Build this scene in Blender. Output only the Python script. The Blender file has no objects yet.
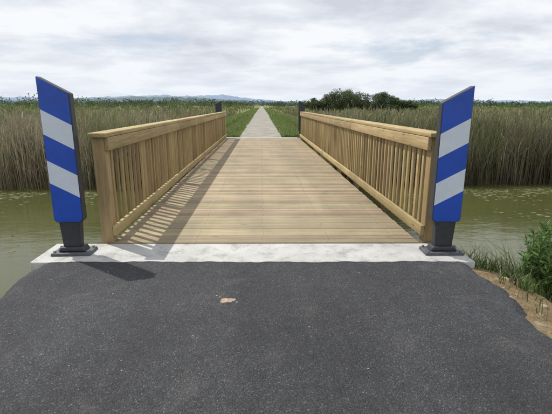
import bpy, math, random, bmesh
import numpy as np
from mathutils import Vector
random.seed(4); rng=np.random.default_rng(7)
SC=bpy.context.scene
def link(o): SC.collection.objects.link(o); return o

# ------------------------------------------------------------------ mesh helpers
def np_mesh(name, verts, faces, cols=None, mat=None, parent=None, smooth=False):
    me=bpy.data.meshes.new(name)
    verts=np.asarray(verts,dtype=np.float32)
    me.vertices.add(len(verts)); me.vertices.foreach_set('co',verts.ravel())
    loops=np.concatenate([f.ravel() for f in faces]).astype(np.int32)
    tot=np.concatenate([np.full(len(f),f.shape[1]) for f in faces]).astype(np.int32)
    st=np.concatenate([[0],np.cumsum(tot)[:-1]]).astype(np.int32)
    me.loops.add(len(loops)); me.loops.foreach_set('vertex_index',loops)
    me.polygons.add(len(tot)); me.polygons.foreach_set('loop_start',st); me.polygons.foreach_set('loop_total',tot)
    me.update(calc_edges=True); me.validate()
    if cols is not None:
        a=me.color_attributes.new('Col','FLOAT_COLOR','POINT')
        c=np.ones((len(verts),4),dtype=np.float32); c[:,:cols.shape[1]]=cols
        a.data.foreach_set('color',c.ravel())
    if smooth: me.polygons.foreach_set('use_smooth',np.ones(len(tot),dtype=bool))
    if mat: me.materials.append(mat)
    o=link(bpy.data.objects.new(name,me))
    if parent: o.parent=parent
    return o
BF=np.array([[0,3,2,1],[4,5,6,7],[0,1,5,4],[1,2,6,5],[2,3,7,6],[3,0,4,7]])
SH=0.03
class Boxes:
    def __init__(s): s.v=[];s.f=[];s.c=[]
    def add(s,x0,x1,y0,y1,z0,z1,jit=0.0):
        n=len(s.v)*8
        b=np.array([[x0,y0,z0],[x1,y0,z0],[x1,y1,z0],[x0,y1,z0],[x0,y0,z1],[x1,y0,z1],[x1,y1,z1],[x0,y1,z1]],dtype=float)
        if jit: b+=np.array([random.uniform(-jit,jit),random.uniform(-jit,jit),random.uniform(-jit,jit)*.5])
        s.v.append(b); s.f.append(BF+n)
        r=random.random(); s.c.append(np.tile([[r,random.random(),random.random()]],(8,1)))
    def make(s,name,mat,parent=None,bevel=0.004,shear=True):
        v=np.concatenate(s.v)
        if shear: v[:,1]-=SH*v[:,0]
        o=np_mesh(name,v,[np.concatenate(s.f)],np.concatenate(s.c),mat,parent)
        if bevel:
            m=o.modifiers.new('b','BEVEL'); m.width=bevel; m.segments=2; m.limit_method='ANGLE'
        return o
def empty(name,loc=(0,0,0)):
    e=link(bpy.data.objects.new(name,None)); e.location=loc; e.empty_display_size=.2; return e

# ------------------------------------------------------------------ materials
def newmat(name):
    m=bpy.data.materials.new(name); m.use_nodes=True; nt=m.node_tree
    return m,nt,nt.nodes['Principled BSDF']
def N(nt,t,**k):
    n=nt.nodes.new(t)
    for a,b in k.items():
        if a in n.inputs: n.inputs[a].default_value=b
        else: setattr(n,a,b)
    return n
def ramp(nt,src,stops):
    r=nt.nodes.new('ShaderNodeValToRGB'); e=r.color_ramp.elements
    while len(e)<len(stops): e.new(.5)
    for i,(p,c) in enumerate(stops):
        e[i].position=p; e[i].color=(c,c,c,1) if isinstance(c,(int,float)) else (*c,1)
    nt.links.new(src,r.inputs[0]); return r
def mix(nt,mode,fac,a,b):
    m=nt.nodes.new('ShaderNodeMix'); m.data_type='RGBA'; m.blend_type=mode
    for sock,val in ((m.inputs[0],fac),(m.inputs[6],a),(m.inputs[7],b)):
        if isinstance(val,bpy.types.NodeSocket): nt.links.new(val,sock)
        elif isinstance(val,(int,float)): sock.default_value=val if sock==m.inputs[0] else (val,val,val,1)
        else: sock.default_value=(*val,1)
    return m.outputs[2]
def noise(nt,scale,detail=4,rough=.55,mscale=None,coord='Object',dist=0):
    tc=nt.nodes.new('ShaderNodeTexCoord'); v=tc.outputs[coord]
    if mscale:
        mp=nt.nodes.new('ShaderNodeMapping'); mp.inputs['Scale'].default_value=mscale
        nt.links.new(v,mp.inputs[0]); v=mp.outputs[0]
    n=nt.nodes.new('ShaderNodeTexNoise'); n.inputs['Scale'].default_value=scale
    n.inputs['Detail'].default_value=detail; n.inputs['Roughness'].default_value=rough; n.inputs['Distortion'].default_value=dist
    nt.links.new(v,n.inputs['Vector']); return n.outputs['Fac']
def bump(nt,b,h,strength,dist=.01):
    n=nt.nodes.new('ShaderNodeBump'); n.inputs['Strength'].default_value=strength; n.inputs['Distance'].default_value=dist
    nt.links.new(h,n.inputs['Height']); nt.links.new(n.outputs[0],b.inputs['Normal'])

def wood(name,axis,c1,c2,dirt=0.25,vlo=.74,knots=True,gr=26):
    m,nt,b=newmat(name)
    s={'x':(.9,gr,gr),'y':(gr,1.2,gr),'z':(gr,gr,1.2)}[axis]
    g=noise(nt,1.6,6,.65,s,dist=.6)
    r=ramp(nt,g,[(.3,c1),(.7,c2)])
    at=N(nt,'ShaderNodeAttribute',attribute_name='Col')
    sp=nt.nodes.new('ShaderNodeSeparateColor'); nt.links.new(at.outputs['Color'],sp.inputs[0])
    vr=ramp(nt,sp.outputs[0],[(0,(vlo,vlo*.98,vlo*.96)),(.5,(.97,.97,.97)),(1,(1.15,1.14,1.10))])
    c=mix(nt,'MULTIPLY',1.0,r.outputs[0],vr.outputs[0])
    hr=ramp(nt,sp.outputs[1],[(0,(.95,1.03,.92)),(1,(1.03,.99,1.0))])
    c=mix(nt,'MULTIPLY',1.0,c,hr.outputs[0])
    bl=noise(nt,1.3,5,.6); br=ramp(nt,bl,[(.35,1-dirt),(.62,1.0)])
    c=mix(nt,'MULTIPLY',1.0,c,br.outputs[0])
    if knots:
        tc=nt.nodes.new('ShaderNodeTexCoord'); mp=nt.nodes.new('ShaderNodeMapping')
        mp.inputs['Scale'].default_value={'x':(1.6,7,7),'y':(7,2.2,7),'z':(7,7,2.2)}[axis]
        nt.links.new(tc.outputs['Object'],mp.inputs[0])
        vo=nt.nodes.new('ShaderNodeTexVoronoi'); vo.inputs['Scale'].default_value=1.0
        nt.links.new(mp.outputs[0],vo.inputs['Vector'])
        kr=ramp(nt,vo.outputs['Distance'],[(.05,.55),(.12,1.0)])
        c=mix(nt,'MULTIPLY',1.0,c,kr.outputs[0])
    if axis=='x':
        tr=noise(nt,1,5,.6,(1.3,.10,1)); rt=ramp(nt,tr,[(.4,(.90,.90,.91)),(.65,(1.07,1.06,1.04))]); c=mix(nt,'MULTIPLY',1,c,rt.outputs[0])
    nt.links.new(c,b.inputs['Base Color']); b.inputs['Roughness'].default_value=.75
    b.inputs['Specular IOR Level'].default_value=.3
    bump(nt,b,g,.5,.004); return m
M_deck=wood('deck_wood','x',(.275,.212,.145),(.445,.36,.255),.2,.76,True,34)
M_raily=wood('rail_wood_long','y',(.33,.24,.125),(.53,.405,.225),.2)
M_railz=wood('rail_wood_upright','z',(.30,.212,.105),(.47,.35,.185),.2,.68)
M_beam=wood('under_beam_wood','y',(.12,.08,.04),(.2,.13,.07),.3)

def concrete():
    m,nt,b=newmat('concrete')
    a=noise(nt,3,8,.6); r=ramp(nt,a,[(.3,(.41,.405,.385)),(.7,(.54,.535,.51))])
    d=noise(nt,60,3,.6); rd=ramp(nt,d,[(.3,.8),(.6,1.0)])
    c=mix(nt,'MULTIPLY',1,r.outputs[0],rd.outputs[0])
    s=noise(nt,4,8,.78); rs=ramp(nt,s,[(.50,1.0),(.68,.52)])
    c=mix(nt,'MULTIPLY',1,c,rs.outputs[0])
    nt.links.new(c,b.inputs['Base Color']); b.inputs['Roughness'].default_value=.9
    bump(nt,b,d,.4,.004); return m
M_conc=concrete()

def asphalt():
    m,nt,b=newmat('asphalt')
    tc=nt.nodes.new('ShaderNodeTexCoord')
    vo=nt.nodes.new('ShaderNodeTexVoronoi'); vo.inputs['Scale'].default_value=140; nt.links.new(tc.outputs['Object'],vo.inputs['Vector'])
    sp=nt.nodes.new('ShaderNodeSeparateColor'); nt.links.new(vo.outputs['Color'],sp.inputs[0])
    base=ramp(nt,sp.outputs[0],[(0,(.030,.031,.035)),(.6,(.050,.0515,.057)),(.95,(.077,.079,.085)),(1,(.17,.17,.165))])
    cell=ramp(nt,vo.outputs['Distance'],[(.2,1.0),(.75,.42)])
    c=mix(nt,'MULTIPLY',.85,base.outputs[0],cell.outputs[0])
    big=noise(nt,.8,5,.6); rb=ramp(nt,big,[(.3,.76),(.7,1.3)]); c=mix(nt,'MULTIPLY',1,c,rb.outputs[0])
    med=noise(nt,9,7,.75); rm=ramp(nt,med,[(.3,.78),(.7,1.22)]); c=mix(nt,'MULTIPLY',1,c,rm.outputs[0])
    du=noise(nt,1.9,9,.72,dist=.8); rdu=ramp(nt,du,[(.55,0.0),(.75,.36)])
    c=mix(nt,'MIX',rdu.outputs[0],c,(.17,.155,.13))
    wb=noise(nt,1,3,.5,(1.6,.12,1)); rw=ramp(nt,wb,[(.4,.86),(.65,1.18)]); c=mix(nt,'MULTIPLY',1,c,rw.outputs[0])
    nt.links.new(c,b.inputs['Base Color']); b.inputs['Roughness'].default_value=.8
    b.inputs['Specular IOR Level'].default_value=.4
    h=mix(nt,'MIX',.4,vo.outputs['Distance'],noise(nt,45,4,.7))
    inv=nt.nodes.new('ShaderNodeInvert'); nt.links.new(h,inv.inputs['Color'])
    bump(nt,b,inv.outputs[0],1.0,.009); return m
M_asph=asphalt()

def flat(name,col,rough=.5,metal=0,var=.12,vs=14,spec=.5):
    m,nt,b=newmat(name)
    n=noise(nt,vs,5,.65); r=ramp(nt,n,[(.3,tuple(c*(1-var) for c in col)),(.7,tuple(min(1,c*(1+var)) for c in col))])
    nt.links.new(r.outputs[0],b.inputs['Base Color']); b.inputs['Roughness'].default_value=rough; b.inputs['Metallic'].default_value=metal
    b.inputs['Specular IOR Level'].default_value=spec
    return m
M_blue=flat('retro_blue',(.012,.075,.46),.3,0,.18,4)
M_white=flat('retro_white',(.62,.69,.78),.3,0,.09,4)
M_grey=flat('sign_body_grey',(.030,.034,.040),.5,0,.3)
M_galv=flat('base_grey',(.085,.09,.10),.6,.1,.3)
M_steel=flat('bolt_steel',(.30,.30,.31),.4,.8)
M_screw=flat('screw_heads',(.22,.18,.14),.5,.3)
M_stone=flat('stone',(.25,.215,.165),.9,0,.35,6)
M_path=flat('gravel_path',(.275,.255,.22),.95,0,.3,1.1,.2)

def vegmat(name,trans=.3):
    m,nt,b=newmat(name)
    at=N(nt,'ShaderNodeAttribute',attribute_name='Col')
    c=at.outputs['Color']
    nt.links.new(c,b.inputs['Base Color']); b.inputs['Roughness'].default_value=.7; b.inputs['Specular IOR Level'].default_value=.25
    t=nt.nodes.new('ShaderNodeBsdfTranslucent'); nt.links.new(c,t.inputs['Color'])
    mx=nt.nodes.new('ShaderNodeMixShader'); mx.inputs[0].default_value=trans
    nt.links.new(b.outputs[0],mx.inputs[1]); nt.links.new(t.outputs[0],mx.inputs[2])
    nt.links.new(mx.outputs[0],nt.nodes['Material Output'].inputs['Surface']); return m
M_veg=vegmat('vegetation')

def groundmat():
    m,nt,b=newmat('ground')
    at=N(nt,'ShaderNodeAttribute',attribute_name='Col')
    n=noise(nt,2.5,8,.65); r=ramp(nt,n,[(.3,.6),(.7,1.35)])
    c=mix(nt,'MULTIPLY',1,at.outputs['Color'],r.outputs[0])
    n3=noise(nt,22,5,.7); r3=ramp(nt,n3,[(.35,.7),(.65,1.25)]); c=mix(nt,'MULTIPLY',1,c,r3.outputs[0])
    n2=noise(nt,.03,6,.6); r2=ramp(nt,n2,[(.35,(1.25,1.05,.8)),(.65,(.8,1.0,.85))])
    c=mix(nt,'MULTIPLY',1,c,r2.outputs[0])
    nt.links.new(c,b.inputs['Base Color']); b.inputs['Roughness'].default_value=.95; b.inputs['Specular IOR Level'].default_value=.1
    bump(nt,b,n3,.9,.05); return m
M_ground=groundmat()

def watermat():
    m,nt,b=newmat('water')
    n=noise(nt,.35,5,.6); r=ramp(nt,n,[(.3,(.060,.066,.020)),(.7,(.085,.090,.033))])
    nt.links.new(r.outputs[0],b.inputs['Base Color']); b.inputs['Roughness'].default_value=.03; b.inputs['IOR'].default_value=1.36
    b.inputs['Specular IOR Level'].default_value=.7
    w=noise(nt,1.7,3,.5,(1,2.2,1),dist=.5); w2=noise(nt,11,3,.6,(1,2.0,1))
    h=mix(nt,'MIX',.16,w,w2); bump(nt,b,h,.20,.05); return m
M_water=watermat()

# ------------------------------------------------------------------ ground
def sm(a,b,x):
    t=np.clip((x-a)/(b-a),0,1); return t*t*(3-2*t)
def gh(X,Y):
    wob=.22*np.sin(X*.9+1)+.15*np.sin(X*2.3)+.08*np.sin(X*5.1)
    ax=np.where(X<0,-X-2.22,X-2.2)
    side=-.07-.62*sm(0,1.3,ax+.1*np.sin(Y*3))-.1*sm(1,5,ax)
    lk=sm(.4,1.6,Y)                        # canal edge curls round on the left of the approach
    sideL=-.07-(.62+.8*lk)*sm(0,1.0-.72*lk,ax+.04*np.sin(Y*4))
    side=np.where(X<0,sideL,side)
    side=np.where(ax<-.12,-.07,side)
    near=side
    k=sm(3.9,5.9,Y+wob*.5); kin=sm(4.2,4.4,Y)
    kk=np.where(ax<0,kin,k)
    near=near*(1-kk)+(-1.75)*kk
    f=sm(12.6,15.2,Y+wob)
    emb=sm(4.6,2.9,np.abs(X))*sm(20.4,20.9,Y)
    farz=-.45*(1-emb)+(-.05)*emb
    far=-1.75*(1-f)+farz*f
    z=np.where(Y<9,near,far)
    nz=.03*np.sin(X*7.3+Y*3.1)*np.sin(Y*6.7-X*2.2)
    return z+nz*np.where((np.abs(X)<2.6),0,1)
def grow(st,end,s0,g):
    o=[];x=st;s=s0
    while x<end: o.append(x); s*=g; x+=s
    o.append(end); return np.array(o)
xs=np.arange(-3.2,3.2,.08); xr=grow(3.2,9000,.1,1.07); xs=np.unique(np.concatenate([-xr[::-1],xs,xr]).round(4))
ys=np.unique(np.concatenate([-grow(4,300,.3,1.2)[::-1],np.arange(-4,9,.1),np.arange(9,24,.2),grow(24,9500,.3,1.06)]).round(4))
GX,GY=np.meshgrid(xs,ys); GZ=gh(GX,GY)
nx,ny=len(xs),len(ys)
idx=np.arange(nx*ny).reshape(ny,nx)
F=np.stack([idx[:-1,:-1],idx[:-1,1:],idx[1:,1:],idx[1:,:-1]],-1).reshape(-1,4)
col=np.zeros((ny,nx,3))
dirt=np.array([.21,.17,.12]); mud=np.array([.10,.085,.05]); grass=np.array([.10,.13,.04]); marsh=np.array([.13,.12,.065]); field=np.array([.17,.20,.075])
col[:]=marsh
col[GY<9]=dirt
col[(GY<9)&(GZ<-.85)]=mud
col[(GY>=9)&(GY<15)]=mud  # bed and bank mud; dark tone also paints shade into the reed gaps
col[(np.abs(GX)<4.6)&(GY>19)]=grass
col[(GY>120)]=field
np_mesh('ground',np.stack([GX,GY,GZ],-1).reshape(-1,3),[F],col.reshape(-1,3),M_ground,smooth=True)
np_mesh('canal_water',[(-600,.4,-1.02),(600,.4,-1.02),(600,16,-1.02),(-600,16,-1.02)],[np.array([[0,1,2,3]])],None,M_water)

# ------------------------------------------------------------------ asphalt approach
ay=np.arange(-8,4.101,.05); na=91
V=[]
for j,y in enumerate(ay):
    el=-2.38-.05*sm(2.5,4,np.array(y))+.05*math.sin(y*2.1)+.03*math.sin(y*7.7+1)+random.uniform(-.014,.014)
    er=2.18-.10*max(0,(4-y)/2.0)*(y>-1)+.05*math.sin(y*1.7+2)+.04*math.sin(y*6.1)+random.uniform(-.022,.022)
    if y<-1: er=1.91
    for i in range(na):
        t=i/(na-1); x=el+(er-el)*t
        d=min(x-el,er-x)
        z=.006-.09*max(0,1-d/.16)**2+.003*math.sin(x*2+y)
        yy=y
        if j==len(ay)-1: yy=4.085+.010*math.sin(x*9)+.006*math.sin(x*31)+random.uniform(-.004,.004)
        V.append((x,yy-SH*x*float(sm(2,4,np.array(y))),z))
V=np.array(V,dtype=float); ia=np.arange(len(V)).reshape(len(ay),na)
FA=np.stack([ia[:-1,:-1],ia[:-1,1:],ia[1:,1:],ia[1:,:-1]],-1).reshape(-1,4)
nv=len(V); border=np.concatenate([ia[:,0],ia[-1,:],ia[::-1,-1]]); sk=V[border].copy(); sk[:,2]-=.12
sk[:len(ay),2]-=.35; sk[:len(ay),0]+=.05
V2=np.concatenate([V,sk]); q=[[border[i],nv+i,nv+i+1,border[i+1]] for i in range(len(border)-1)]
np_mesh('asphalt_road',V2,[FA,np.array(q)],None,M_asph,smooth=True)

# ------------------------------------------------------------------ concrete abutments
ab=Boxes(); ab.add(-2.45,2.24,4.09,4.70,-1.9,0.0); ab.make('concrete_abutment',M_conc,None,.012)
ab=Boxes(); ab.add(-2.3,2.3,21.02,21.6,-1.2,0.0); ab.make('concrete_abutment',M_conc,None,.012)

# ------------------------------------------------------------------ bridge
br=empty('wooden_footbridge')
B=Boxes(); y=4.712
while y<21.0:
    w=.142; B.add(-1.79+random.uniform(-.006,.006),1.87+random.uniform(-.006,.006),y,y+w-random.uniform(.005,.009),-.04,.006+random.uniform(-.002,.002)); y+=w
B.make('deck_boards',M_deck,br,.004)
B=Boxes()
for x in (-1.6,-.8,0,.8,1.6): B.add(x-.09,x+.09,4.72,21.0,-.45,-.045)
B.make('support_beams',M_beam,br,.01)
S=Boxes(); y=4.712
while y<21.0:
    for x in (-1.6,-.8,0.,.8,1.6):
        for o in (.035,.10):
            xx=x+random.uniform(-.02,.02); S.add(xx-.004,xx+.004,y+o-.004,y+o+.004,.0,.0093)
    y+=.142
S.make('deck_screws',M_screw,br,0)

def railing(name,xc,inner,outw=.10):
    e=empty(name)
    P=Boxes(); H=Boxes(); Bal=Boxes(); L=Boxes()
    n=8; y0,y1=4.80,20.85
    for i in range(n+1):
        yy=y0+(y1-y0)*i/n
        s=.07 if i in(0,n) else .05
        xo=xc if i in (0,n) else xc-inner*.03
        P.add(xo-s,xo+s,yy-s,yy+s,-.5,1.245)
    a,b=(xc-outw,xc+.115) if inner>0 else (xc-.115,xc+outw)
    H.add(a,b,y0-.13,8.9,1.25,1.30); H.add(a,b,8.904,12.9,1.25,1.299); H.add(a,b,12.905,y1+.13,1.25,1.30)
    xi=xc+inner*.072
    for z0,z1 in ((1.10,1.246),(.085,.21)):
        for a,b in ((y0-.07,8.9),(8.905,12.9),(12.905,16.9),(16.905,y1+.07)):
            L.add(min(xi,xi+inner*.045),max(xi,xi+inner*.045),a,b,z0,z1)
    yy=y0+.16
    while yy<y1-.1:
        xx=xc+inner*.053
        Bal.add(xx-.014,xx+.014,yy-.03,yy+.03,.03,1.235,.003); yy+=.175
    P.make('posts',M_railz,e,.008); H.make('handrail',M_raily,e,.008); L.make('rails',M_raily,e,.005); Bal.make('balusters',M_railz,e,.003)
railing('wooden_railing',-1.855,1,.085)
railing('wooden_railing',2.0,-1,.10)

# ------------------------------------------------------------------ delineator signs
def clip(poly,f):
    out=[]
    for i in range(len(poly)):
        a,b=poly[i],poly[(i+1)%len(poly)]; fa,fb=f(a),f(b)
        if fa>=0: out.append(a)
        if (fa>=0)!=(fb>=0):
            t=fa/(fa-fb); out.append((a[0]+(b[0]-a[0])*t,a[1]+(b[1]-a[1])*t))
    return out
def prism(name,poly,y0,y1,mat,parent,bev=0):
    n=len(poly); v=[(x,y0,z) for x,z in poly]+[(x,y1,z) for x,z in poly]
    me=bpy.data.meshes.new(name)
    f=[tuple(range(n)),tuple(range(2*n-1,n-1,-1))]+[(i,i+n,(i+1)%n+n,(i+1)%n) for i in range(n)]
    me.from_pydata(v,[],f); me.update()
    bm=bmesh.new(); bm.from_mesh(me); bmesh.ops.recalc_face_normals(bm,faces=bm.faces); bm.to_mesh(me); bm.free()
    me.materials.append(mat); o=link(bpy.data.objects.new(name,me)); o.parent=parent
    if bev:
        m=o.modifiers.new('b','BEVEL'); m.width=bev; m.segments=3; m.limit_method='ANGLE'; m.angle_limit=math.radians(35)
    return o
def delineator(loc,out,rot=0,top=1.80):
    e=empty('delineator_sign',loc); e.rotation_euler=(0,0,rot)
    w=.157; zl=.36
    def rect(m):
        a=w-m; r=.04
        pts=[(-a,zl+m+r),(-a+r*.3,zl+m+r*.3),(-a+r,zl+m),(a-r,zl+m),(a-r*.3,zl+m+r*.3),(a,zl+m+r)]
        return pts+[(a,top-m*1.1+out*.085),(-a,top-m*1.1-out*.085)]
    prism('housing',rect(0),-.055,.055,M_grey,e,.012)
    face=rect(.010)
    lev=[9,-.32,-.57,-.84,-1.08,-9]
    for i in range(5):
        hi=top+lev[i]; lo=top+lev[i+1]
        k=out*.54
        p=clip(face,lambda q:hi+k*q[0]-q[1]); p=clip(p,lambda q:q[1]-(lo+k*q[0]))
        if len(p)>2: prism('blue_stripe' if i%2==0 else 'white_stripe',p,-.0605,-.050,M_blue if i%2==0 else M_white,e)
    prism('neck',[(-.095,.075),(.095,.075),(.115,zl+.02),(-.115,zl+.02)],-.045,.045,M_grey,e,.012)
    prism('flared_foot',[(-.15,.032),(.15,.032),(.12,.085),(-.12,.085)],-.075,.075,M_grey,e,.015)
    prism('base_plate',[(-.215,.0),(.215,.0),(.205,.030),(-.205,.030)],-.12,.12,M_galv,e,.008)
    for bx in (-.178,.178):
        for by in (-.085,.085):
            bpy.ops.mesh.primitive_cylinder_add(vertices=6,radius=.014,depth=.022,location=(bx,by,.040)); o=bpy.context.object
            o.name='bolt'; o.data.materials.append(M_steel); o.parent=e
delineator((-2.10,4.45,.002),-1,math.radians(1),1.80)
delineator((2.0,4.33,.002),1,math.radians(-2),1.71)
delineator((-2.15,21.35,.002),-1,math.radians(180),1.75)
delineator((2.0,21.25,.002),1,math.radians(180),1.75)

# ------------------------------------------------------------------ far path
pv=[]; py=grow(21.6,900,.5,1.05)
for y in py:
    wl=.10*math.sin(y*.5)+.07*math.sin(y*1.7)+.06*math.sin(y*4.1); wr=.10*math.sin(y*.43+2)+.07*math.sin(y*1.9)+.06*math.sin(y*3.7)
    pv+= [(-1.32+wl,y,.004),(1.18+wr,y,.004)]
pf=np.array([[2*i,2*i+1,2*i+3,2*i+2] for i in range(len(py)-1)])
np_mesh('gravel_path',pv,[pf],None,M_path)

# ------------------------------------------------------------------ blade generator
def blades(P,H,W,lean,C0,C1,curve=.5,dirang=None):
    n=len(P); th=rng.uniform(0,2*np.pi,n); ph=rng.uniform(0,2*np.pi,n) if dirang is None else dirang
    side=np.stack([np.cos(th),np.sin(th),np.zeros(n)],1)*W[:,None]*.5
    ld=np.stack([np.cos(ph),np.sin(ph),np.zeros(n)],1)*(H*lean)[:,None]
    up=np.zeros((n,3)); up[:,2]=H
    m=P+up*.55+ld*.55*curve; t=P+up*np.sqrt(np.clip(1-lean**2*.5,.1,1))[:,None]+ld
    V=np.empty((n,5,3)); V[:,0]=P-side; V[:,1]=P+side; V[:,2]=m-side*.9; V[:,3]=m+side*.9; V[:,4]=t
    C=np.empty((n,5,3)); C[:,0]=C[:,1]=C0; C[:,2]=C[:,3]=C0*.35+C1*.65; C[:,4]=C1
    b=np.arange(n)[:,None]*5
    return V.reshape(-1,3),b+np.array([[0,1,3,2]]),b+np.array([[2,3,4]]),C.reshape(-1,3)
def make_blades(name,sets,parent=None):
    Vs=[];Q=[];T=[];C=[];o=0
    for v,q,t,c in sets: Vs.append(v);Q.append(q+o);T.append(t+o);C.append(c);o+=len(v)
    return np_mesh(name,np.concatenate(Vs),[np.concatenate(Q),np.concatenate(T)],np.concatenate(C),M_veg,parent)
def lf(X,Y,s): return (np.sin(X*s+1.3)*np.sin(Y*s*1.3+.4)+np.sin(X*s*2.7+Y*s*1.9)*.6+np.sin(X*s*6.1-Y*s*4.2+2)*.35)/1.6
tan=np.array([.42,.35,.24]); brn=np.array([.20,.165,.115]); grn=np.array([.12,.18,.055]); ygr=np.array([.22,.255,.085]); gry=np.array([.27,.245,.20])
def colset(n,X,Y,gfrac,dark=1.0):
    g=np.clip(gfrac+.6*lf(X,Y,.55)+rng.normal(0,.25,n),0,1)[:,None]
    base=np.where(rng.random(n)[:,None]<.4,gry,tan)
    patch=(1+.38*lf(X+9,Y,.8))[:,None]
    dry=base*(rng.uniform(.4,1.35,n)[:,None])*patch; gr=np.where(rng.random(n)[:,None]<.5,grn,ygr)*rng.uniform(.6,1.35,n)[:,None]
    c1=dry*(1-g)+gr*g
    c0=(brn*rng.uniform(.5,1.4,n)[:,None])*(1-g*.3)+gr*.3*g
    return c0*dark,c1*dark
def reedband(n,x0,x1,y0,y1,top,w,gfrac,exc=2.7,leaf=.7,dark=1.0,var=.17,lean=.12,lfa=.24):
    nt_=n//14; tx=rng.uniform(x0,x1,nt_); ty=rng.uniform(y0,y1,nt_); ti=rng.integers(0,nt_,n)
    sp=.16 if y1<30 else .5*(y1/60)
    X=tx[ti]+rng.normal(0,sp,n); Y=ty[ti]+rng.normal(0,sp,n); tt=rng.normal(0,.15,nt_)[ti]; ta=rng.uniform(0,6.28,nt_)[ti]+rng.normal(0,.8,n)
    Y=np.clip(Y,y0-.2,y1)
    k=(np.abs(X)>exc+.3*np.sin(Y*.8)); X=X[k];Y=Y[k];tt=tt[k];ta=ta[k]; n=len(X)
    Z=gh(X,Y)-.03
    T=top+lfa*lf(X,Y,.5)+tt+rng.normal(0,var,n)
    H=np.clip(T-Z,.4,4)*np.where(rng.random(n)<.25,rng.uniform(.45,.9,n),1); W=rng.uniform(w*.6,w*1.3,n); ln=np.abs(rng.normal(0,lean,n))+.01
    c0,c1=colset(n,X,Y,gfrac,dark)
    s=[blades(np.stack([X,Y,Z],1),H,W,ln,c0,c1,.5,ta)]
    m=int(n*leaf)
    if m:
        i=rng.integers(0,n,m); f=rng.uniform(.2,.9,m)
        P=np.stack([X[i]+rng.normal(0,.03,m),Y[i]+rng.normal(0,.03,m),Z[i]+H[i]*f],1)
        c0,c1=colset(m,X[i],Y[i],gfrac+.2,dark)
        s.append(blades(P,rng.uniform(.2,.5,m)*(1+w*4),rng.uniform(w*.8,w*1.8,m),rng.uniform(.3,.95,m),c0,c1))
    return s
L=[];R=[]
L+=reedband(26000,-32,-2.6,13.4,16.8,1.00,.018,.02,dark=1.22,lfa=.34)
L+=reedband(5000,-32,-2.6,14.6,17.5,1.10,.018,.75,var=.1,lfa=.3)
L+=reedband(9000,-45,-2.7,16.8,26,1.08,.03,.25,3.6,dark=1.1)
L+=reedband(12000,-110,-3,26,80,.95,.09,.55,4.6)
L+=reedband(9000,-330,-3,80,320,.55,.3,.8,5)
R+=reedband(30000,2.6,36,13.5,16.8,.82,.018,.18,dark=.66,lean=.22,lfa=.34)
R+=reedband(10000,2.6,36,14.0,17.5,1.00,.02,.95,var=.13,lfa=.3)
R+=reedband(9000,2.7,48,16.8,26,1.0,.03,.6,3.6)
R+=reedband(12000,3,110,26,80,.9,.09,.45,4.6)
R+=reedband(9000,3,330,80,320,.5,.3,.8,5)
make_blades('reed_bed',L); make_blades('reed_bed',R)

# grass verges and bank grass
G=[]
def grassband(n,fx,y0,y1,h,w,pw=1.0,colr=None):
    Y=y0+(y1-y0)*rng.random(n)**pw; X=fx(n); Z=gh(X,Y)-.01
    g=np.array([.18,.265,.065]) if colr is None else colr
    c=g*rng.uniform(.6,1.4,n)[:,None]; yl=rng.random(n)<.18; c[yl]=tan*.9
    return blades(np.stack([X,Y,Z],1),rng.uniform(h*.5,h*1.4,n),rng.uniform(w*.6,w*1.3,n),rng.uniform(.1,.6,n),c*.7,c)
for sgn in (-1,1):
    G.append(grassband(18000,lambda n:-.07+sgn*rng.uniform(1.1,4.4,n),21.7,60,.2,.03,1.6))
    G.append(grassband(6000,lambda n:sgn*rng.uniform(2.6,4.4,n),21.2,60,.55,.04,1.6))
    G.append(grassband(5000,lambda n:sgn*rng.uniform(1.35,4.8,n),60,250,.35,.15,1.4))
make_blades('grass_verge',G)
G=[]
G.append(grassband(1500,lambda n:rng.uniform(2.25,4.8,n),1.6,4.7,.11,.009,.7,np.array([.12,.165,.055])))
def clump(n,cx,cy,r,h,w):
    X=rng.normal(cx,r,n);Y=rng.normal(cy,r,n);Z=gh(X,Y)-.01
    c=np.array([.13,.21,.055])*rng.uniform(.6,1.4,n)[:,None]; c[rng.random(n)<.25]=tan*.8
    return blades(np.stack([X,Y,Z],1),rng.uniform(h*.5,h*1.2,n),rng.uniform(w*.6,w*1.3,n),rng.uniform(.15,.8,n),c*.6,c)
for cx,cy,r,h in ((2.42,4.45,.07,.45),(2.52,4.2,.05,.25),(2.7,4.7,.1,.55),(3.6,4.9,.25,.95),(3.3,4.7,.2,.9),(3.15,4.45,.15,.85),(2.95,3.3,.1,.2),(2.5,3.6,.06,.14),(2.75,4.35,.1,.38),(3.0,4.7,.15,.75),(2.8,3.9,.08,.2),(3.2,3.6,.1,.35),(3.3,4.0,.15,.6),(2.62,3.95,.05,.14),(3.6,4.2,.2,.7),(2.9,4.2,.12,.6)):
    G.append(clump(95,cx,cy,r,h,.010))
for k in range(14):
    G.append(clump(40,rng.uniform(-4,-2.9),rng.uniform(-1.5,.3),.12,.3,.012))
make_blades('bank_grass',G)

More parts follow.
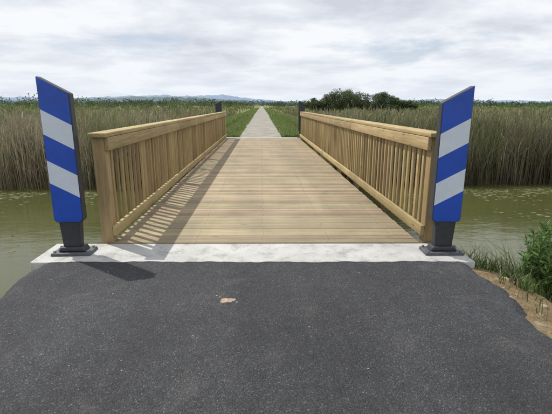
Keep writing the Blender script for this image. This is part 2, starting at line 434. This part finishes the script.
def weed(name,cx,cy,h,r,n):
    e=empty(name); zb=float(gh(np.array([cx]),np.array([cy]))[0]); ns=26
    a=rng.uniform(0,6.28,ns); rr=rng.uniform(.1,1,ns)*r
    base=np.stack([cx+.25*rr*np.cos(a),cy+.25*rr*np.sin(a),np.full(ns,zb-.03)],1)
    Hs=rng.uniform(.55,1.08,ns)*h
    tip=base+np.stack([rr*.9*np.cos(a),rr*.9*np.sin(a),Hs],1)
    V=[];Q=[]
    for i in range(ns):
        o=len(V)
        for p,rad in ((base[i],.006),((base[i]+tip[i])/2+np.array([0,0,.05*h]),.004),(tip[i],.002)):
            for k in range(4): V.append(p+rad*np.array([math.cos(k*1.571),math.sin(k*1.571),0]))
        for l in (0,4):
            for k in range(4): Q.append([o+l+k,o+l+(k+1)%4,o+l+4+(k+1)%4,o+l+4+k])
    V=np.array(V); np_mesh('stems',V,[np.array(Q)],np.tile([[.11,.15,.05]],(len(V),1)),M_veg,e)
    i=rng.integers(0,ns,n); t=rng.uniform(.08,1,n)[:,None]
    C=base[i]*(1-t)+tip[i]*t+np.array([0,0,1])*(.2*h*t*(1-t))
    d=rng.normal(0,1,(n,3)); d[:,2]=np.abs(d[:,2])*.9+.15; d/=np.linalg.norm(d,axis=1)[:,None]
    s=np.cross(d,rng.normal(0,1,(n,3))); s/=np.linalg.norm(s,axis=1)[:,None]
    ln=rng.uniform(.04,.12,n)[:,None]; wd=ln*.09
    Vl=np.stack([C,C+d*ln*.45+s*wd,C+d*ln,C+d*ln*.45-s*wd],1).reshape(-1,3)
    c=np.array([.12,.20,.06])*rng.uniform(.5,1.6,n)[:,None]*(.6+.5*t)
    np_mesh('leaves',Vl,[np.arange(n*4).reshape(-1,4)],np.repeat(c,4,0),M_veg,e)
weed('leafy_weed',3.0,4.1,.88,.32,3600)
weed('leafy_weed',3.35,4.4,.9,.32,3000)
weed('leafy_weed',2.50,4.55,.36,.12,300)

def stones(name,n,fx,fy,s0,s1,mat,zoff=0.0,zf=None):
    bm=bmesh.new()
    for i in range(n):
        x,y=fx(),fy(); z=(float(gh(np.array([x]),np.array([y]))[0]) if zf is None else zf)+zoff
        s=s0+(s1-s0)*random.random()**2.5
        r=bmesh.ops.create_icosphere(bm,subdivisions=2 if s>.03 else 1,radius=s)
        sc=(random.uniform(.8,1.3),random.uniform(.7,1.1),random.uniform(.45,.7)); a=random.random()*6
        for v in r['verts']:
            c=v.co.copy(); k=1+.18*math.sin(c.x/s*3+i)+.12*math.sin(c.y/s*5+i*2)
            c=Vector((c.x*sc[0]*k,c.y*sc[1]*k,c.z*sc[2]))
            v.co=Vector((c.x*math.cos(a)-c.y*math.sin(a)+x,c.x*math.sin(a)+c.y*math.cos(a)+y,c.z+z))
    me=bpy.data.meshes.new(name); bm.to_mesh(me); bm.free(); me.materials.append(mat)
    return link(bpy.data.objects.new(name,me))
stones('bank_stones',1100,lambda:random.uniform(2.1,4.4),lambda:random.uniform(1.2,4.9),.004,.036,M_stone,-.006)
M_peb=flat('pale_pebble',(.32,.30,.27),.9,0,.3,30)
stones('loose_gravel',220,lambda:random.uniform(-2,1.9),lambda:4.05-abs(random.gauss(0,1.1)),.002,.006,M_peb,0,.008)
M_clod=flat('dry_mud',(.36,.27,.19),.95,0,.25,40)
bm=bmesh.new()
for cx,cy,r in ((-.305,3.2,.045),(-.27,3.212,.03),(-.35,3.19,.012),(-.4,3.3,.008),(-.37,3.27,.007),(-.22,3.17,.008)):
    q=bmesh.ops.create_icosphere(bm,subdivisions=3,radius=r)
    for v in q['verts']:
        c=v.co; k=1+.2*math.sin(c.x/r*4+cx*9)+.15*math.sin(c.y/r*6)
        v.co=Vector((c.x*1.1*k+cx,c.y*.9*k+cy,c.z*.28+.008))
me=bpy.data.meshes.new('dry_mud_clod'); bm.to_mesh(me); bm.free(); me.materials.append(M_clod); link(bpy.data.objects.new('dry_mud_clod',me))

# floating weed on the water
n=5200; X=np.concatenate([rng.uniform(4,24,n//2),rng.uniform(-24,-4,n//2)]); Y=12.95-.22*np.sin(X*.9+1)-np.abs(rng.normal(0,.8,n))
k=lf(X,Y,.8)>-.05; X=X[k];Y=Y[k]
X=np.concatenate([X,rng.normal(-6.0,.9,60),rng.normal(-8.5,1.2,60),rng.normal(7,1.0,50)]);Y=np.concatenate([Y,rng.normal(7.2,.5,60),rng.normal(10.5,.5,60),rng.normal(9.5,.4,50)])
n=len(X); s=rng.uniform(.012,.055,n); V=np.empty((n,6,3))
for j in range(6):
    V[:,j,0]=X+s*1.4*np.cos(j*1.047+s*50); V[:,j,1]=Y+s*np.sin(j*1.047+s*50); V[:,j,2]=-1.016+rng.random(n)*.004
c=np.where(rng.random(n)[:,None]<.6,np.array([.16,.18,.065]),np.array([.26,.24,.14]))*rng.uniform(.6,1.2,n)[:,None]
np_mesh('floating_waterweed',V.reshape(-1,3),[np.arange(n*6).reshape(-1,6)],np.repeat(c,6,0),M_veg)

# ------------------------------------------------------------------ trees
def leafcloud(centers,radii,n_per,size,cbase):
    Vs=[];Cs=[]
    for c,r,npb in zip(centers,radii,n_per):
        d=rng.normal(0,1,(npb,3)); d/=np.linalg.norm(d,axis=1)[:,None]
        rad=rng.random(npb)**.4*rng.uniform(.8,1.15,npb)
        P=np.array(c)+d*rad[:,None]*np.array(r)
        a=rng.normal(0,1,(npb,3)); a/=np.linalg.norm(a,axis=1)[:,None]
        b=np.cross(a,rng.normal(0,1,(npb,3))); b/=np.linalg.norm(b,axis=1)[:,None]
        s=rng.uniform(.6,1.3,npb)[:,None]*size
        V=np.stack([P-a*s,P+b*s*.6,P+a*s,P-b*s*.6],1)
        col=np.array(cbase)*rng.uniform(.65,1.35,npb)[:,None]*rng.uniform(.75,1.25)
        Vs.append(V.reshape(-1,3)); Cs.append(np.repeat(col,4,0))
    return np.concatenate(Vs),np.concatenate(Cs)
M_bark=flat('bark',(.10,.08,.06),.9,0,.3,3)
def tube(pts,rads,V,Q,k=7):
    o=len(V)
    for p,r in zip(pts,rads):
        for j in range(k): V.append((p[0]+r*math.cos(j*6.283/k),p[1]+r*math.sin(j*6.283/k),p[2]))
    for i in range(len(pts)-1):
        for j in range(k): Q.append([o+i*k+j,o+i*k+(j+1)%k,o+(i+1)*k+(j+1)%k,o+(i+1)*k+j])
def tree(x,y,h,w,colr):
    e=empty('willow_tree',(x,y,-.5)); V=[];Q=[]
    tube([(0,0,0),(.1,0,h*.2),(.15,.1,h*.45)],[.22,.17,.12],V,Q)
    cs=[];rs=[]
    for i in range(20):
        a=random.random()*6.28; rr=random.uniform(.1,.95)*w; zt=random.uniform(.15,.86)*h*(1-.3*(rr/w)**2)
        p=(rr*math.cos(a),rr*math.sin(a),zt)
        tube([(.1,0,h*.12),(p[0]*.5,p[1]*.5,h*.12+zt*.4),p],[.1,.06,.02],V,Q,5)
        cs.append(p); q=random.uniform(.13,.21)*h; rs.append((q*1.3,q*1.3,q))
    np_mesh('trunk_and_limbs',V,[np.array(Q)],None,M_bark,e)
    v,c=leafcloud(cs,rs,[230]*20,.16,colr); np_mesh('foliage',v,[np.arange(len(v)).reshape(-1,4)],c,M_veg,e)
for x,y,h,w in ((14.5,118,4.2,2.8),(18,120,5.4,3),(21.5,117,6.9,3.0),(24.8,121,7.1,3.0),(28,118,6.3,3.2),(31.5,120,5.9,3.2),(34.6,119,6.0,3),(38,121,4.8,3),(41.5,121,3.6,2.8)):
    tree(x,y,h,w,(.08,.11,.05) if random.random()<.6 else (.10,.13,.06))
def treeline(name,n,x0,x1,y0,y1,h0,h1,colr,size,npb=70):
    cs=[];rs=[]
    for i in range(n):
        x=random.uniform(x0,x1); y=random.uniform(y0,y1); g=.5+.5*math.sin(x*.013+y*.01)*math.sin(x*.031+2)
        h=h0+(h1-h0)*(.3+.7*random.random())*g; cs.append((x,y,h*.45)); rs.append((h*random.uniform(.6,1.6),h*.7,h*.55))
    v,c=leafcloud(cs,rs,[npb]*n,size,colr); np_mesh(name,v,[np.arange(len(v)).reshape(-1,4)],c,M_veg)
treeline('distant_tree_line',420,-800,-14,400,700,5,15,(.085,.115,.065),.9)
treeline('distant_tree_line',400,16,900,400,700,4.5,11,(.085,.115,.07),.9)
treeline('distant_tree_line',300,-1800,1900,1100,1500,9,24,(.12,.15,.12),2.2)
treeline('distant_shrubs',110,-180,-9,160,330,1.6,3.3,(.11,.16,.06),.35)
treeline('distant_shrubs',110,26,200,150,330,1.6,3.2,(.11,.16,.06),.35)

# ------------------------------------------------------------------ hills
def hills(name,D,pts,col1,col2,seed):
    m,nt,b=newmat(name)
    n=noise(nt,.004,6,.6); r=ramp(nt,n,[(.35,col1),(.65,col2)]); nt.links.new(r.outputs[0],b.inputs['Base Color'])  # bluish atmospheric haze is painted into the hill base colours
    b.inputs['Roughness'].default_value=1; b.inputs['Specular IOR Level'].default_value=0
    X=np.linspace(-1.6*D,1.6*D,700); ang=X/D
    H=np.interp(ang,[p[0] for p in pts],[p[1] for p in pts])*D
    r2=np.random.default_rng(seed)
    for k in range(1,8): H=H*(1+.05/k**.5*np.sin(ang*16*1.7**k+r2.uniform(0,6)))
    rows=[(-.22,0),(-.12,.4),(-.05,.8),(0,1),(.06,.8),(.2,0)]
    V=[]
    for dy,k in rows:
        for x,h in zip(X,H): V.append((x+60*math.sin(x*.002+dy*30),D*(1+dy)+120*math.sin(x*.0013+dy*9),-1+h*k*(1+.06*math.sin(x*.004+dy*40)*(0<k<1))))
    ii=np.arange(len(V)).reshape(len(rows),-1)
    F=np.stack([ii[:-1,:-1],ii[:-1,1:],ii[1:,1:],ii[1:,:-1]],-1).reshape(-1,4)
    np_mesh(name,V,[F],None,m,smooth=True)
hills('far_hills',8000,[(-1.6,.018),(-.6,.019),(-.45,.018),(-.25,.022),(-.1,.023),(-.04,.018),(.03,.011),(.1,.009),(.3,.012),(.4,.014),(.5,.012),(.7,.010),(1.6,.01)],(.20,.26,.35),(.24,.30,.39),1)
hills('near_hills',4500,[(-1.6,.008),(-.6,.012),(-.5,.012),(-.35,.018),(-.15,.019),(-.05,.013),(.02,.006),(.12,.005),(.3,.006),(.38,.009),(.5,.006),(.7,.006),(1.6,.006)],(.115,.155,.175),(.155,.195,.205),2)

# ------------------------------------------------------------------ sun, sky
S=Vector((-.442,.343,.829)).normalized()
sun=bpy.data.lights.new('sun','SUN'); sun.energy=3.9; sun.angle=math.radians(.7); sun.color=(1,.965,.90)
so=link(bpy.data.objects.new('sun',sun)); so.rotation_euler=S.to_track_quat('Z','Y').to_euler(); so.location=(0,0,50)
w=bpy.data.worlds.new('World'); SC.world=w; w.use_nodes=True; nt=w.node_tree; bg=nt.nodes['Background']
sky=nt.nodes.new('ShaderNodeTexSky'); sky.sky_type='NISHITA'; sky.sun_disc=False
sky.sun_elevation=math.asin(S.z); sky.sun_rotation=math.atan2(S.x,S.y)%(2*math.pi); sky.air_density=1; sky.dust_density=1.5
tc=nt.nodes.new('ShaderNodeTexCoord'); sx=nt.nodes.new('ShaderNodeSeparateXYZ'); nt.links.new(tc.outputs['Generated'],sx.inputs[0])
def M(op,a,b=None):
    n=nt.nodes.new('ShaderNodeMath'); n.operation=op
    for i,v in enumerate((a,b)):
        if v is None: continue
        if isinstance(v,(int,float)): n.inputs[i].default_value=v
        else: nt.links.new(v,n.inputs[i])
    return n.outputs[0]
zz=M('ADD',M('MAXIMUM',sx.outputs[2],0.0),.14)
cb=nt.nodes.new('ShaderNodeCombineXYZ'); nt.links.new(M('DIVIDE',sx.outputs[0],zz),cb.inputs[0]); nt.links.new(M('DIVIDE',sx.outputs[1],zz),cb.inputs[1]); cb.inputs[2].default_value=3.7
def cn(scale,detail,rough,dist,off):
    mp=nt.nodes.new('ShaderNodeMapping'); mp.inputs['Location'].default_value=off; nt.links.new(cb.outputs[0],mp.inputs[0])
    n=nt.nodes.new('ShaderNodeTexNoise'); n.inputs['Scale'].default_value=scale; n.inputs['Detail'].default_value=detail; n.inputs['Roughness'].default_value=rough; n.inputs['Distortion'].default_value=dist
    nt.links.new(mp.outputs[0],n.inputs['Vector']); return n.outputs['Fac']
shade=ramp(nt,cn(1.1,9,.57,.15,(2,5,0)),[(.34,(6.3,6.7,7.5)),(.47,(7.9,8.2,8.9)),(.58,(9.4,9.6,9.9))])
cover=ramp(nt,cn(.75,9,.58,.2,(5.0,1,0)),[(.34,.35),(.45,1.0)])
sk=mix(nt,'MIX',.4,sky.outputs[0],(5.4,6.8,9.2))
c=mix(nt,'MIX',cover.outputs[0],sk,shade.outputs[0])
hz=ramp(nt,sx.outputs[2],[(0.0,.7),(.12,0.0)])
c=mix(nt,'MIX',hz.outputs[0],c,(8.3,8.9,9.7))
nt.links.new(c,bg.inputs[0]); bg.inputs[1].default_value=.1

# ------------------------------------------------------------------ camera
cam=bpy.data.cameras.new('camera'); cam.sensor_width=36; cam.lens=27; cam.clip_end=30000; cam.clip_start=.05
co=link(bpy.data.objects.new('camera',cam)); co.location=(0,0,1.6)
p=math.radians(13.8); a=math.radians(1.93)
co.rotation_euler=(math.pi/2-p,0,-a); SC.camera=co
SC.view_settings.view_transform='Standard'; SC.view_settings.look='None'; SC.view_settings.exposure=0
